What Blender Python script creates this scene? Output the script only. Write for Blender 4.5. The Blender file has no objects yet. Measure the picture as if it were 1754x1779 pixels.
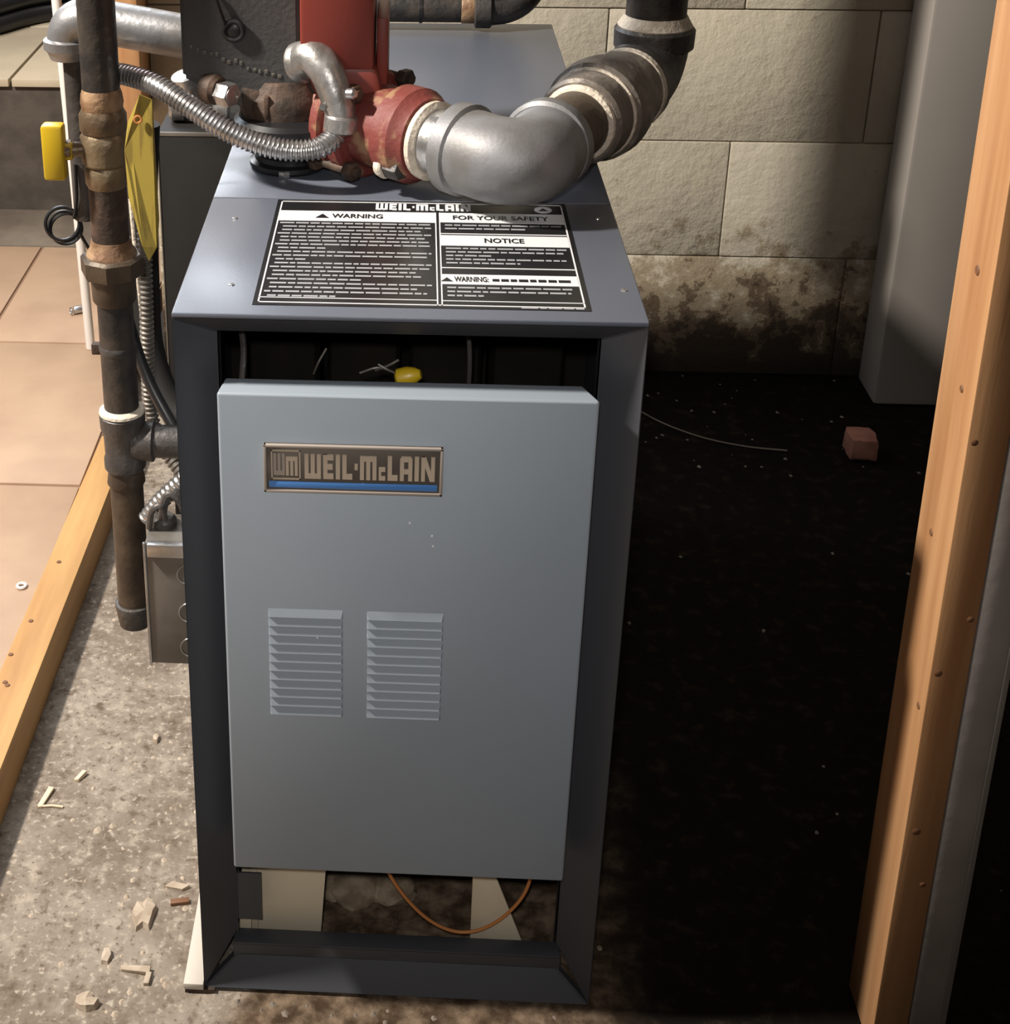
import bpy, bmesh, math, random
from mathutils import Vector, Matrix, Quaternion
random.seed(7)
S = bpy.context.scene
C = S.collection
V = Vector
R = math.radians

# ------------------------------------------------------------------ camera, world, lights, exposure
cd = bpy.data.cameras.new('camera'); cam = bpy.data.objects.new('camera', cd); C.objects.link(cam)
pitch, yaw, roll = 0.4098123, -0.06569267, -0.0067959
fw = V((math.sin(yaw)*math.cos(pitch), math.cos(yaw)*math.cos(pitch), -math.sin(pitch)))
rr = V((math.cos(yaw), -math.sin(yaw), 0)); uu = rr.cross(fw)
r2 = rr*math.cos(roll)+uu*math.sin(roll); u2 = -rr*math.sin(roll)+uu*math.cos(roll)
m = Matrix((r2, u2, -fw)).transposed().to_4x4(); m.translation = V((0.1723, -1.0009, 1.13256))
cam.matrix_world = m
cd.sensor_fit = 'HORIZONTAL'; cd.sensor_width = 36
cd.lens = 2640.8/1754*36
cd.shift_x = 327/1754; cd.shift_y = -389.5/1754
cd.clip_start = 0.02
S.camera = cam

w = bpy.data.worlds.new('world'); S.world = w; w.use_nodes = True
w.node_tree.nodes['Background'].inputs[0].default_value = (1.0, 0.86, 0.74, 1)
w.node_tree.nodes['Background'].inputs[1].default_value = 0.07
S.view_settings.view_transform = 'Standard'; S.view_settings.look = 'None'
S.view_settings.exposure = 0.0; S.view_settings.gamma = 1.0
S.view_settings.use_curve_mapping = False

def aim(o, p, t):
    o.location = p
    o.rotation_euler = (V(t)-V(p)).to_track_quat('-Z', 'Y').to_euler()
def light(name, kind, p, t, power, col, **kw):
    l = bpy.data.lights.new(name, kind); l.energy = power; l.color = col
    for k, v in kw.items(): setattr(l, k, v)
    o = bpy.data.objects.new(name, l); C.objects.link(o); aim(o, p, t); return o
# bright fixture of the room behind on the left
light('back_room_light', 'AREA', (-0.9, 2.5, 1.9), (-0.2, 0.6, 0.4), 18, (1.0, 0.93, 0.86), shape='RECTANGLE', size=1.1, size_y=0.7)
# unseen bluish light added for the glare on the jacket top
light('glare_fill_light', 'AREA', (-0.42, 1.262, 1.36), (-0.10, 0.2, 1.0), 17.0, (0.78, 0.88, 1.0), shape='RECTANGLE', size=0.90, size_y=0.56)
# hanging bulb on the left of the boiler
light('left_bulb', 'POINT', (-0.85, 0.45, 1.50), (0, 0, 0), 3, (1.0, 0.90, 0.80), shadow_soft_size=0.05)
# ceiling fixture on the left
light('ceiling_lamp', 'AREA', (-1.30, -0.09, 2.12), (0.35, 0.7, 0.35), 112, (1.0, 0.93, 0.84), shape='DISK', size=0.16)
# camera flash, its cone narrowed to the boiler front
light('camera_flash', 'SPOT', (0.15, -1.04, 1.22), (0.16, 0, 0.50), 32, (1.0, 0.97, 0.94), shadow_soft_size=0.02, spot_size=R(47), spot_blend=1.0)

# ------------------------------------------------------------------ materials
def mat(name, c, rough=0.5, metal=0.0, c2=None, scale=20, thr=(0.4, 0.6), bump=0.0, bscale=80, stretch=(1, 1, 1), spec=0.5, detail=6, coat=0):
    m = bpy.data.materials.new(name); m.use_nodes = True
    N = m.node_tree.nodes; L = m.node_tree.links
    b = N['Principled BSDF']
    b.inputs['Base Color'].default_value = (*c, 1); b.inputs['Roughness'].default_value = rough
    b.inputs['Metallic'].default_value = metal; b.inputs['Specular IOR Level'].default_value = spec
    b.inputs['Coat Weight'].default_value = coat
    tc = N.new('ShaderNodeTexCoord'); mp = N.new('ShaderNodeMapping'); mp.inputs['Scale'].default_value = stretch
    L.new(tc.outputs['Object'], mp.inputs['Vector'])
    if c2:
        n = N.new('ShaderNodeTexNoise'); n.inputs['Scale'].default_value = scale; n.inputs['Detail'].default_value = detail
        L.new(mp.outputs[0], n.inputs['Vector'])
        r = N.new('ShaderNodeValToRGB'); r.color_ramp.elements[0].position = thr[0]; r.color_ramp.elements[1].position = thr[1]
        r.color_ramp.elements[0].color = (*c, 1); r.color_ramp.elements[1].color = (*c2, 1)
        L.new(n.outputs['Fac'], r.inputs['Fac']); L.new(r.outputs[0], b.inputs['Base Color'])
    if bump:
        n2 = N.new('ShaderNodeTexNoise'); n2.inputs['Scale'].default_value = bscale; n2.inputs['Detail'].default_value = 5
        L.new(mp.outputs[0], n2.inputs['Vector'])
        bp = N.new('ShaderNodeBump'); bp.inputs['Strength'].default_value = bump; bp.inputs['Distance'].default_value = 0.004
        L.new(n2.outputs['Fac'], bp.inputs['Height']); L.new(bp.outputs[0], b.inputs['Normal'])
    return m
M = {}
M['jacket'] = mat('lit_top_enamel', (0.095, 0.105, 0.132), 0.37, c2=(0.100, 0.111, 0.139), scale=3, spec=0.6, bump=0.03, bscale=300)  # frame enamel made lighter and bluer; light on the top painted in
M['frame'] = mat('charcoal_enamel', (0.046, 0.048, 0.055), 0.45, spec=0.45)
M['panel'] = mat('grey_enamel', (0.240, 0.275, 0.315), 0.42, c2=(0.228, 0.262, 0.30), scale=4, spec=0.5)
M['inside'] = mat('black_interior', (0.005, 0.0045, 0.004), 0.9, c2=(0.010, 0.008, 0.006), scale=12, spec=.1)  # near-black colour for the inside of the boiler
M['pale'] = mat('pale_sheet_metal', (0.50, 0.45, 0.39), 0.5)
M['cream'] = mat('cream_sheet_metal', (0.62, 0.54, 0.40), 0.5, c2=(0.55, 0.46, 0.33), scale=15, thr=(.45, .7))
M['black_pipe'] = mat('black_iron', (0.028, 0.026, 0.025), 0.42, 0.3, c2=(0.06, 0.05, 0.042), scale=40, bump=0.25, bscale=150)
M['brown_pipe'] = mat('dull_brown_iron', (0.085, 0.062, 0.042), 0.5, 0.35, c2=(0.05, 0.036, 0.026), scale=30, bump=0.2, bscale=150)
M['cast'] = mat('grey_cast_iron', (0.215, 0.215, 0.225), 0.52, 0.4, c2=(0.155, 0.15, 0.145), scale=22, bump=0.07, bscale=320)
M['union'] = mat('stained_cast_iron', (0.15, 0.128, 0.108), 0.5, 0.3, c2=(0.36, 0.32, 0.27), scale=45, thr=(.54, .74), bump=0.35, bscale=120)
M['dark_cast'] = mat('dark_cast_iron', (0.075, 0.068, 0.064), 0.45, 0.3, c2=(0.045, 0.04, 0.038), scale=25, bump=0.3, bscale=160)
M['dope'] = mat('pipe_dope', (0.58, 0.51, 0.42), 0.6, c2=(0.36, 0.30, 0.23), scale=60, thr=(.5, .75), bump=0.5, bscale=200)
M['red'] = mat('red_enamel', (0.195, 0.030, 0.020), 0.48, c2=(0.21, 0.033, 0.022), scale=6)
M['red_rust'] = mat('chipped_red_enamel', (0.16, 0.032, 0.025), 0.6, c2=(0.27, 0.15, 0.08), scale=40, thr=(.55, .66), bump=0.35, bscale=90)
M['box'] = mat('dark_grey_casting', (0.062, 0.060, 0.058), 0.5, 0.1, c2=(0.052, 0.05, 0.05), scale=14, bump=0.18, bscale=220)
M['rust'] = mat('rusty_iron', (0.040, 0.026, 0.018), 0.65, 0.2, c2=(0.105, 0.062, 0.042), scale=35, thr=(.45, .65), bump=0.4, bscale=120)
M['steel'] = mat('galvanised_steel', (0.52, 0.52, 0.53), 0.32, 0.9, c2=(0.42, 0.41, 0.40), scale=45, bump=0.1, bscale=200)
M['silver'] = mat('brushed_silver_pipe', (0.30, 0.30, 0.31), 0.40, 0.7, c2=(0.21, 0.20, 0.195), scale=20, bump=0.15, bscale=120)
M['zinc'] = mat('cast_zinc', (0.50, 0.49, 0.48), 0.36, 0.8, c2=(0.32, 0.30, 0.28), scale=60, bump=0.16, bscale=150)
M['dull_steel'] = mat('dull_galvanised_box', (0.17, 0.155, 0.135), 0.45, 0.4, c2=(0.13, 0.115, 0.10), scale=20)
M['brass'] = mat('tarnished_brass', (0.22, 0.165, 0.10), 0.42, 0.5, c2=(0.13, 0.09, 0.055), scale=30, bump=0.3, bscale=140)
M['brass_rust'] = mat('rusted_union', (0.33, 0.21, 0.12), 0.55, 0.2, c2=(0.16, 0.085, 0.045), scale=45, bump=0.4, bscale=140)
M['yellow'] = mat('yellow_plastic', (0.50, 0.335, 0.012), 0.4)
M['tag'] = mat('yellow_tag_card', (0.27, 0.20, 0.028), 0.65, c2=(0.18, 0.125, 0.018), scale=120, stretch=(1, 1, .15), thr=(.5, .6))
M['white'] = mat('white_plastic', (0.72, 0.68, 0.64), 0.4)
M['wood'] = mat('fresh_fir', (0.52, 0.285, 0.135), 0.55, c2=(0.36, 0.17, 0.07), scale=26, stretch=(1.6, 1.6, .10), thr=(.35, .7), bump=0.12, bscale=60)
M['plank'] = mat('worn_pine', (0.52, 0.30, 0.115), 0.6, c2=(0.36, 0.19, 0.07), scale=22, stretch=(1.6, .16, 1.6), thr=(.4, .72), bump=0.12, bscale=60)
M['knot'] = mat('wood_knot', (0.16, 0.07, 0.03), 0.6)
M['tile'] = mat('terracotta_tile', (0.42, 0.285, 0.19), 0.55, c2=(0.34, 0.222, 0.148), scale=9, thr=(.4, .75), bump=0.05, bscale=120)
M['tread'] = mat('beige_tile', (0.50, 0.43, 0.32), 0.5, c2=(0.42, 0.36, 0.27), scale=8)
M['grout'] = mat('brown_grout', (0.24, 0.145, 0.095), 0.8)
M['riser'] = mat('dark_painted_concrete', (0.055, 0.045, 0.037), 0.7, c2=(0.085, 0.07, 0.058), scale=18, bump=0.2)
M['sill'] = mat('dusty_concrete', (0.20, 0.165, 0.13), 0.8, c2=(0.15, 0.12, 0.095), scale=12, bump=0.2)
M['column'] = mat('grey_paint', (0.34, 0.305, 0.275), 0.6, c2=(0.315, 0.285, 0.255), scale=3)
M['board'] = mat('grey_board', (0.42, 0.375, 0.345), 0.65, c2=(0.36, 0.32, 0.295), scale=14, bump=0.06)
M['copper'] = mat('copper_wire', (0.55, 0.22, 0.07), 0.4, 0.3)
M['ink'] = mat('black_label', (0.010, 0.010, 0.011), 0.33, spec=0.5)
M['fine'] = mat('grey_print', (0.30, 0.305, 0.32), 0.4)
M['print'] = mat('white_print', (0.62, 0.62, 0.63), 0.45)
M['bronze'] = mat('nameplate_field', (0.085, 0.072, 0.060), 0.45, 0.2)
M['bezel'] = mat('nameplate_bezel', (0.36, 0.31, 0.27), 0.4, 0.35)
M['letter'] = mat('nameplate_lettering', (0.46, 0.375, 0.29), 0.45, 0.25)
M['blue'] = mat('blue_stripe', (0.055, 0.17, 0.43), 0.45)
M['cabinet'] = mat('black_sheet_metal', (0.012, 0.0115, 0.011), 0.6, c2=(0.017, 0.016, 0.015), scale=5, spec=.2)
M['rubber'] = mat('black_rubber', (0.012, 0.012, 0.013), 0.35)
M['chip'] = mat('plaster_chip', (0.43, 0.35, 0.27), 0.8, c2=(0.33, 0.26, 0.19), scale=60, bump=0.3)
M['splinter'] = mat('wood_shaving', (0.66, 0.52, 0.36), 0.6)
M['soil'] = mat('brown_rubble', (0.17, 0.12, 0.08), 0.9, c2=(0.30, 0.23, 0.16), scale=60, bump=.4)
M['pink'] = mat('pink_brick', (0.34, 0.15, 0.11), 0.8, c2=(0.26, 0.11, 0.08), scale=40)
M['shadow_grit'] = mat('dark_grit', (0.05, 0.035, 0.025), 0.8)

def soft(N, L, sock, lo, hi):
    r = N.new('ShaderNodeMapRange'); r.inputs[1].default_value = lo; r.inputs[2].default_value = hi
    r.interpolation_type = 'SMOOTHSTEP'; L.new(sock, r.inputs[0]); return r.outputs[0]
def math_n(N, L, op, a, b):
    n = N.new('ShaderNodeMath'); n.operation = op
    for i, x in enumerate((a, b)):
        if hasattr(x, 'links') or hasattr(x, 'is_linked'): L.new(x, n.inputs[i])
        else: n.inputs[i].default_value = x
    return n.outputs[0]
def mixc(N, L, f, a, b):
    n = N.new('ShaderNodeMix'); n.data_type = 'RGBA'
    L.new(f, n.inputs[0])
    for i, x in ((6, a), (7, b)):
        if isinstance(x, tuple): n.inputs[i].default_value = (*x, 1)
        else: L.new(x, n.inputs[i])
    return n.outputs[2]
def noise(N, L, vec, scale, detail=6, rough=.6):
    n = N.new('ShaderNodeTexNoise'); n.inputs['Scale'].default_value = scale; n.inputs['Detail'].default_value = detail
    n.inputs['Roughness'].default_value = rough
    L.new(vec, n.inputs['Vector']); return n.outputs['Fac']

def floor_material():
    m = bpy.data.materials.new('stained_shaded_concrete'); m.use_nodes = True
    N = m.node_tree.nodes; L = m.node_tree.links; b = N['Principled BSDF']
    tc = N.new('ShaderNodeTexCoord').outputs['Object']
    sx = N.new('ShaderNodeSeparateXYZ'); L.new(tc, sx.inputs[0])
    n1 = noise(N, L, tc, 9); n2 = noise(N, L, tc, 45); n3 = noise(N, L, tc, 3.5, 4)
    base = mixc(N, L, soft(N, L, n1, .35, .68), (0.165, 0.132, 0.104), (0.265, 0.228, 0.187))
    base = mixc(N, L, soft(N, L, n2, .50, .72), base, (0.335, 0.285, 0.23))
    base = mixc(N, L, soft(N, L, n2, .46, .30), base, (0.115, 0.085, 0.062))
    n5 = noise(N, L, tc, 140, 3)
    base = mixc(N, L, soft(N, L, n5, .54, .70), base, (0.37, 0.32, 0.26))
    base = mixc(N, L, soft(N, L, n5, .44, .30), base, (0.13, 0.10, 0.075))
    # brown dirt under and in front of the boiler, dark stain with the boiler shadow painted in to the right
    xw = math_n(N, L, 'ADD', sx.outputs[0], math_n(N, L, 'MULTIPLY', math_n(N, L, 'SUBTRACT', n1, .5), .10))
    dirt = mixc(N, L, soft(N, L, n2, .35, .75), (0.05, 0.032, 0.020), (0.22, 0.16, 0.11))
    base = mixc(N, L, soft(N, L, xw, .02, .05), base, dirt)
    shade_stain = mixc(N, L, soft(N, L, n2, .5, .85), (0.007, 0.0055, 0.0045), (0.030, 0.022, 0.016))
    base = mixc(N, L, soft(N, L, xw, .30, .42), base, shade_stain)
    L.new(base, b.inputs['Base Color']); b.inputs['Roughness'].default_value = .85; b.inputs['Specular IOR Level'].default_value = .05
    bp = N.new('ShaderNodeBump'); bp.inputs['Strength'].default_value = .5; bp.inputs['Distance'].default_value = .005
    L.new(math_n(N, L, 'ADD', n2, n1), bp.inputs['Height']); L.new(bp.outputs[0], b.inputs['Normal'])
    return m
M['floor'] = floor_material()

def wall_material():
    m = bpy.data.materials.new('painted_block'); m.use_nodes = True
    N = m.node_tree.nodes; L = m.node_tree.links; b = N['Principled BSDF']
    tc = N.new('ShaderNodeTexCoord').outputs['Object']
    sx = N.new('ShaderNodeSeparateXYZ'); L.new(tc, sx.inputs[0])
    n1 = noise(N, L, tc, 5, 5); n2 = noise(N, L, tc, 50, 6, .65); n3 = noise(N, L, tc, 14, 8, .7)
    base = mixc(N, L, soft(N, L, n1, .35, .7), (0.48, 0.43, 0.345), (0.545, 0.49, 0.38))
    base = mixc(N, L, soft(N, L, n2, .60, .74), base, (0.36, 0.30, 0.22))
    n4 = noise(N, L, tc, 30, 8, .75)
    zz = math_n(N, L, 'ADD', sx.outputs[2], math_n(N, L, 'MULTIPLY', math_n(N, L, 'SUBTRACT', n3, .5), -.55))
    zz = math_n(N, L, 'ADD', zz, math_n(N, L, 'MULTIPLY', math_n(N, L, 'SUBTRACT', n4, .5), -.30))
    base = mixc(N, L, soft(N, L, zz, .25, .16), base, (0.27, 0.215, 0.145))
    base = mixc(N, L, soft(N, L, zz, .135, .115), base, (0.12, 0.085, 0.055))
    base = mixc(N, L, soft(N, L, zz, .085, .06), base, (0.050, 0.034, 0.023))
    base = mixc(N, L, soft(N, L, sx.outputs[2], .05, .012), base, (0.03, 0.022, 0.016))
    L.new(base, b.inputs['Base Color']); b.inputs['Roughness'].default_value = .75; b.inputs['Specular IOR Level'].default_value = .3
    bp = N.new('ShaderNodeBump'); bp.inputs['Strength'].default_value = .45; bp.inputs['Distance'].default_value = .006
    L.new(math_n(N, L, 'ADD', n2, math_n(N, L, 'MULTIPLY', n3, 1.2)), bp.inputs['Height']); L.new(bp.outputs[0], b.inputs['Normal'])
    return m
M['wall'] = wall_material()
M['mortar'] = mat('grey_mortar', (0.20, 0.165, 0.12), 0.85, c2=(0.13, 0.10, 0.075), scale=20)

# ------------------------------------------------------------------ mesh helpers (all shapes in world metres)
def NB(): return bmesh.new()
def merge(bm, b2):
    me = bpy.data.meshes.new('tmp'); b2.to_mesh(me); b2.free(); bm.from_mesh(me); bpy.data.meshes.remove(me)
def box(bm, lo, hi, bev=0, rot=None, piv=None, seg=2):
    b = bmesh.new(); bmesh.ops.create_cube(b, size=1)
    lo, hi = V(lo), V(hi); s = hi-lo; c = (hi+lo)/2
    for v in b.verts: v.co = V((v.co.x*s.x, v.co.y*s.y, v.co.z*s.z))+c
    if bev: bmesh.ops.bevel(b, geom=b.edges[:], offset=bev, segments=seg, affect='EDGES', profile=.5)
    if rot: bmesh.ops.rotate(b, verts=b.verts[:], cent=V(piv) if piv else c, matrix=rot)
    merge(bm, b); return bm
def hexa(bm, c8, bev=0):
    """eight corners: bottom four (ccw), top four"""
    b = bmesh.new(); v = [b.verts.new(V(p)) for p in c8]
    for f in ((3, 2, 1, 0), (4, 5, 6, 7), (0, 1, 5, 4), (1, 2, 6, 5), (2, 3, 7, 6), (3, 0, 4, 7)): b.faces.new([v[i] for i in f])
    if bev: bmesh.ops.bevel(b, geom=b.edges[:], offset=bev, segments=2, affect='EDGES', profile=.5)
    bmesh.ops.recalc_face_normals(b, faces=b.faces[:])
    merge(bm, b); return bm
def frame_of(t):
    t = V(t).normalized(); a = V((0, 0, 1)) if abs(t.z) < .9 else V((1, 0, 0))
    n = t.cross(a).normalized(); return t, n, t.cross(n)
def sweep(bm, pts, rad, n=20, cap=True):
    pts = [V(p) for p in pts]; k = len(pts)
    if not hasattr(rad, '__len__'): rad = [rad]*k
    tn = [(pts[min(i+1, k-1)]-pts[max(i-1, 0)]).normalized() for i in range(k)]
    _, u, _ = frame_of(tn[0]); rings = []
    for i in range(k):
        if i:
            u = (tn[i-1].rotation_difference(tn[i])) @ u
            u = (u-tn[i]*u.dot(tn[i])).normalized()
        v = tn[i].cross(u)
        rings.append([bm.verts.new(pts[i]+(u*math.cos(2*math.pi*j/n)+v*math.sin(2*math.pi*j/n))*rad[i]) for j in range(n)])
    for i in range(k-1):
        for j in range(n):
            bm.faces.new((rings[i][j], rings[i][(j+1) % n], rings[i+1][(j+1) % n], rings[i+1][j]))
    if cap: bm.faces.new(rings[0][::-1]); bm.faces.new(rings[-1])
    return bm
def lathe(bm, o, ax, prof, n=32, ph=0, open_=False):
    """prof: (distance along the axis, radius)"""
    o = V(o); t, u, v = frame_of(ax); rings = []
    for s, r in prof:
        rings.append([bm.verts.new(o+t*s+(u*math.cos(2*math.pi*(j+ph)/n)+v*math.sin(2*math.pi*(j+ph)/n))*max(r, 1e-5)) for j in range(n)])
    for i in range(len(prof)-1):
        for j in range(n):
            bm.faces.new((rings[i][j], rings[i][(j+1) % n], rings[i+1][(j+1) % n], rings[i+1][j]))
    if not open_: bm.faces.new(rings[0][::-1]); bm.faces.new(rings[-1])
    return bm
def cyl(bm, a, b, r, n=24, bev=0):
    a, b = V(a), V(b); L = (b-a).length
    if bev: return lathe(bm, a, b-a, [(0, r-bev), (bev*.3, r-bev*.3), (bev, r), (L-bev, r), (L-bev*.3, r-bev*.3), (L, r-bev)], n)
    return lathe(bm, a, b-a, [(0, r), (L, r)], n)
def hexnut(bm, a, b, r):
    a, b = V(a), V(b); L = (b-a).length
    return lathe(bm, a, b-a, [(0, r*.93), (L*.12, r), (L*.88, r), (L, r*.93)], 6)
def torus(bm, o, ax, Rr, r, n=32, k=10):
    o = V(o); t, u, v = frame_of(ax); rings = []
    for i in range(n):
        a = 2*math.pi*i/n; d = u*math.cos(a)+v*math.sin(a)
        rings.append([bm.verts.new(o+d*(Rr+r*math.cos(2*math.pi*j/k))+t*r*math.sin(2*math.pi*j/k)) for j in range(k)])
    for i in range(n):
        for j in range(k):
            bm.faces.new((rings[i][j], rings[(i+1) % n][j], rings[(i+1) % n][(j+1) % k], rings[i][(j+1) % k]))
    return bm
def crom(P, k=10):
    P = [V(p) for p in P]; P = [P[0]*2-P[1]]+P+[P[-1]*2-P[-2]]; out = []
    for i in range(1, len(P)-2):
        for j in range(k):
            t = j/k; a, b, c, d = P[i-1:i+3]
            out.append(.5*((2*b)+(c-a)*t+(2*a-5*b+4*c-d)*t*t+(-a+3*b-3*c+d)*t**3))
    return out+[P[-2]]
def bend(p0, p1, p2, rad, k=10):
    """straight - arc - straight path through corner p1"""
    p0, p1, p2 = V(p0), V(p1), V(p2); a = (p0-p1).normalized(); b = (p2-p1).normalized()
    s, e = p1+a*rad, p1+b*rad; out = [p0, s] if (p0-s).length > 1e-4 else [s]
    for i in range(1, k):
        t = i/k; out.append((1-t)**2*s+2*t*(1-t)*(p1*.75+(s+e)*.125)+t*t*e)
    out += [e, p2] if (p2-e).length > 1e-4 else [e]
    return out
def resample(P, step):
    out = [P[0]]; acc = 0
    for a, b in zip(P, P[1:]):
        L = (b-a).length; d = step-acc
        while d <= L:
            out.append(a.lerp(b, d/L)); d += step
        acc = (acc+L) % step
    return out
def corrugated(bm, P, r, pitch=.0042, n=14, amp=.13):
    q = resample(crom(P, 40), pitch/4)
    prof = [1+amp*.5, 1+amp*.5, 1-amp, 1-amp]
    return sweep(bm, q, [r*prof[i % 4] for i in range(len(q))], n)

def obj(name, bm, material, parent=None, smooth=35, label=None):
    me = bpy.data.meshes.new(name); bmesh.ops.recalc_face_normals(bm, faces=bm.faces[:])
    bm.to_mesh(me); bm.free()
    if smooth:
        for p in me.polygons: p.use_smooth = True
        me.set_sharp_from_angle(angle=R(smooth))
    o = bpy.data.objects.new(name, me); C.objects.link(o); me.materials.append(M[material] if isinstance(material, str) else material)
    if parent: attach(o, parent)
    if label: o['label'] = label
    return o
def attach(o, parent):
    o.parent = parent
    root = parent
    while root.parent: root = root.parent
    if parent == root and root.type == 'EMPTY': o.matrix_parent_inverse = Matrix.Translation(-root.location)
def thing(name, loc, label, cat, group=None):
    o = bpy.data.objects.new(name, None); o.empty_display_size = .02; C.objects.link(o); o.location = loc
    o['label'] = label; o['category'] = cat
    if group: o['group'] = group
    return o
def tag(o, label, cat, group=None):
    o['label'] = label; o['category'] = cat
    if group: o['group'] = group
    return o
def struct(o, label):
    o['kind'] = 'structure'; o['label'] = label; return o
def text_bm(body, loc, height, xdir, ydir, depth=.0002, width=None, bold=0.0):
    """flat lettering: mesh made from the built-in font, laid on the plane (xdir, ydir)"""
    cu = bpy.data.curves.new('t', 'FONT'); cu.body = body; cu.size = 1; cu.extrude = 0; cu.offset = bold; cu.resolution_u = 3
    cu.align_x = 'CENTER'
    o = bpy.data.objects.new('t', cu); C.objects.link(o)
    dg = bpy.context.evaluated_depsgraph_get(); me = bpy.data.meshes.new_from_object(o.evaluated_get(dg))
    bm = bmesh.new(); bm.from_mesh(me); bpy.data.meshes.remove(me); bpy.data.objects.remove(o); bpy.data.curves.remove(cu)
    xs = [v.co.x for v in bm.verts]; ys = [v.co.y for v in bm.verts]
    sy = height/.70; sx = sy if not width else width/(max(xs)-min(xs)); cx = (max(xs)+min(xs))/2
    X, Y = V(xdir), V(ydir); Z = X.cross(Y)
    for v in bm.verts: v.co = V(loc)+X*(v.co.x-cx)*sx+Y*v.co.y*sy+Z*depth
    return bm
def add(bm, b2): merge(bm, b2); return bm

GLYPH = {  # block capitals of the maker's name: strokes as x0,z0,x1,z1 in a cell (width first); rounded, heavy letters
 'W': (1.15, [(0, 0, .28, 1), (.435, 0, .715, 1), (.87, 0, 1.15, 1), (0, 0, 1.15, .20)]),
 'E': (.72, [(0, 0, .30, 1), (0, 0, .72, .22), (0, .39, .66, .61), (0, .78, .72, 1)]),
 'I': (.30, [(0, 0, .30, 1)]),
 'L': (.70, [(0, 0, .30, 1), (0, 0, .70, .22)]),
 '.': (.22, [(0, .40, .22, .64)]),
 'm': (1.15, [(0, 0, .28, .95), (.435, 0, .715, .95), (.87, 0, 1.15, .95), (0, .76, 1.15, .97)]),
 'c': (.46, [(0, 0, .18, .52), (0, 0, .46, .17), (0, .36, .46, .53)]),
 'A': (.86, [(0, 0, .28, .92), (.58, 0, .86, .92), (.08, .78, .78, 1), (0, .28, .86, .48)]),
 'N': (.95, [(0, 0, .27, 1), (.68, 0, .95, 1), 'diag'])}
def glyphs(bm, word, o, X, Y, Wd, Hh, th):
    X, Y = V(X), V(Y); Zd = X.cross(Y); gap = .16
    tot = sum(GLYPH[c][0] for c in word)+gap*(len(word)-1); k = Wd/tot; x = 0
    cnt = [0]
    def bar(c4):
        b = bmesh.new(); cnt[0] += 1
        for z in (0, th*(1+.03*(cnt[0] % 5))):
            for p, q in c4: b.verts.new(V(o)+X*(x+p)*k+Y*q*Hh+Zd*z)
        b.verts.ensure_lookup_table(); v = b.verts
        for f in ((3, 2, 1, 0), (4, 5, 6, 7), (0, 1, 5, 4), (1, 2, 6, 5), (2, 3, 7, 6), (3, 0, 4, 7)): b.faces.new([v[i] for i in f])
        merge(bm, b)
    for c in word:
        wd, st = GLYPH[c]
        for s in st:
            if s == 'diag': bar([(.02, 1), (.62, 0), (.93, 0), (.33, 1)])
            else: bar([(s[0], s[1]), (s[2], s[1]), (s[2], s[3]), (s[0], s[3])])
        x += wd+gap
    return bm

# ------------------------------------------------------------------ the setting
H, Wd, D = 0.6747, 0.345, 0.893
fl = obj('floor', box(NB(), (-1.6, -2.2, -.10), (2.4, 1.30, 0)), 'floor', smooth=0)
struct(fl, 'bare concrete boiler-room floor, pale and dusty on the left, black with painted shade and stain on the right')
wb = struct(obj('wall_back', box(NB(), (-.235, 1.284, -.05), (2.4, 1.40, 2.1)), 'wall', smooth=0), 'painted concrete block wall behind the boiler with a dirty, flaking base')
ZC = [0, .208, .3995, .606, .809, 1.012, 1.215, 1.418, 1.621, 1.824, 2.03]
for r in range(10):
    x = .665-.40*3+(0 if r % 2 else .2)
    while x < 2.3:
        a, b = max(x, -.235), min(x+.40, 2.4)
        if b-a > .05:
            y = 1.279+random.uniform(-.0008, .0008)
            obj('block', box(NB(), (a+.0009, y, ZC[r]+.0009), (b-.0009, 1.292, ZC[r+1]-.0009), .0022), 'wall', wb)
        x += .40
# raised tiled floor on the left, its pieces, the sill and the step beyond
rf = struct(obj('raised_floor', box(NB(), (-2.6, -1.2, 0), (-.272, 1.66, .046)), 'grout', smooth=0), 'raised floor of large terracotta tiles on the left')
ys = [-1.165+.4505*i for i in range(7)]; ys = [.787-.4505*4+.4505*i for i in range(7)]
for iy in range(6):
    for ix in range(5):
        x1 = -.2745 if ix == 0 else -.527-.45*(ix-1); x0 = -.527-.45*ix
        y0, y1 = ys[iy], min(ys[iy+1], 1.66)
        obj('floor_tile', box(NB(), (x0+.003, y0+.003, .02), (x1-.003 if ix else x1, y1-.003, .050+random.uniform(-.0005, .0005)), .0015), 'tile', rf)
sl = struct(obj('trim_1', box(NB(), (-2.6, 1.66, 0), (-.24, 1.86, .052), .003), 'sill'), 'dusty grey concrete sill between the tiles and the dark step')
st = struct(obj('floor_step', box(NB(), (-2.6, 1.85, .0), (-.10, 4.2, .318)), 'riser', smooth=0), 'dark painted step with a beige tiled top at the upper left')
for ix in range(5):
    for iy in range(5):
        x1 = -.10 if ix == 0 else -.612-.42*(ix-1); x0 = -.612-.42*ix
        obj('tread_tile', box(NB(), (x0+.003, 1.838+.42*iy if iy == 0 else 1.838+.42*iy+.003, .312), (x1-.003, 1.838+.42*(iy+1)-.003, .328), .002), 'tread', st)
struct(obj('wall_rear', box(NB(), (-2.8, 4.2, 0), (.3, 4.3, 2.4)), 'wall', smooth=0), 'far wall of the back room')

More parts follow.
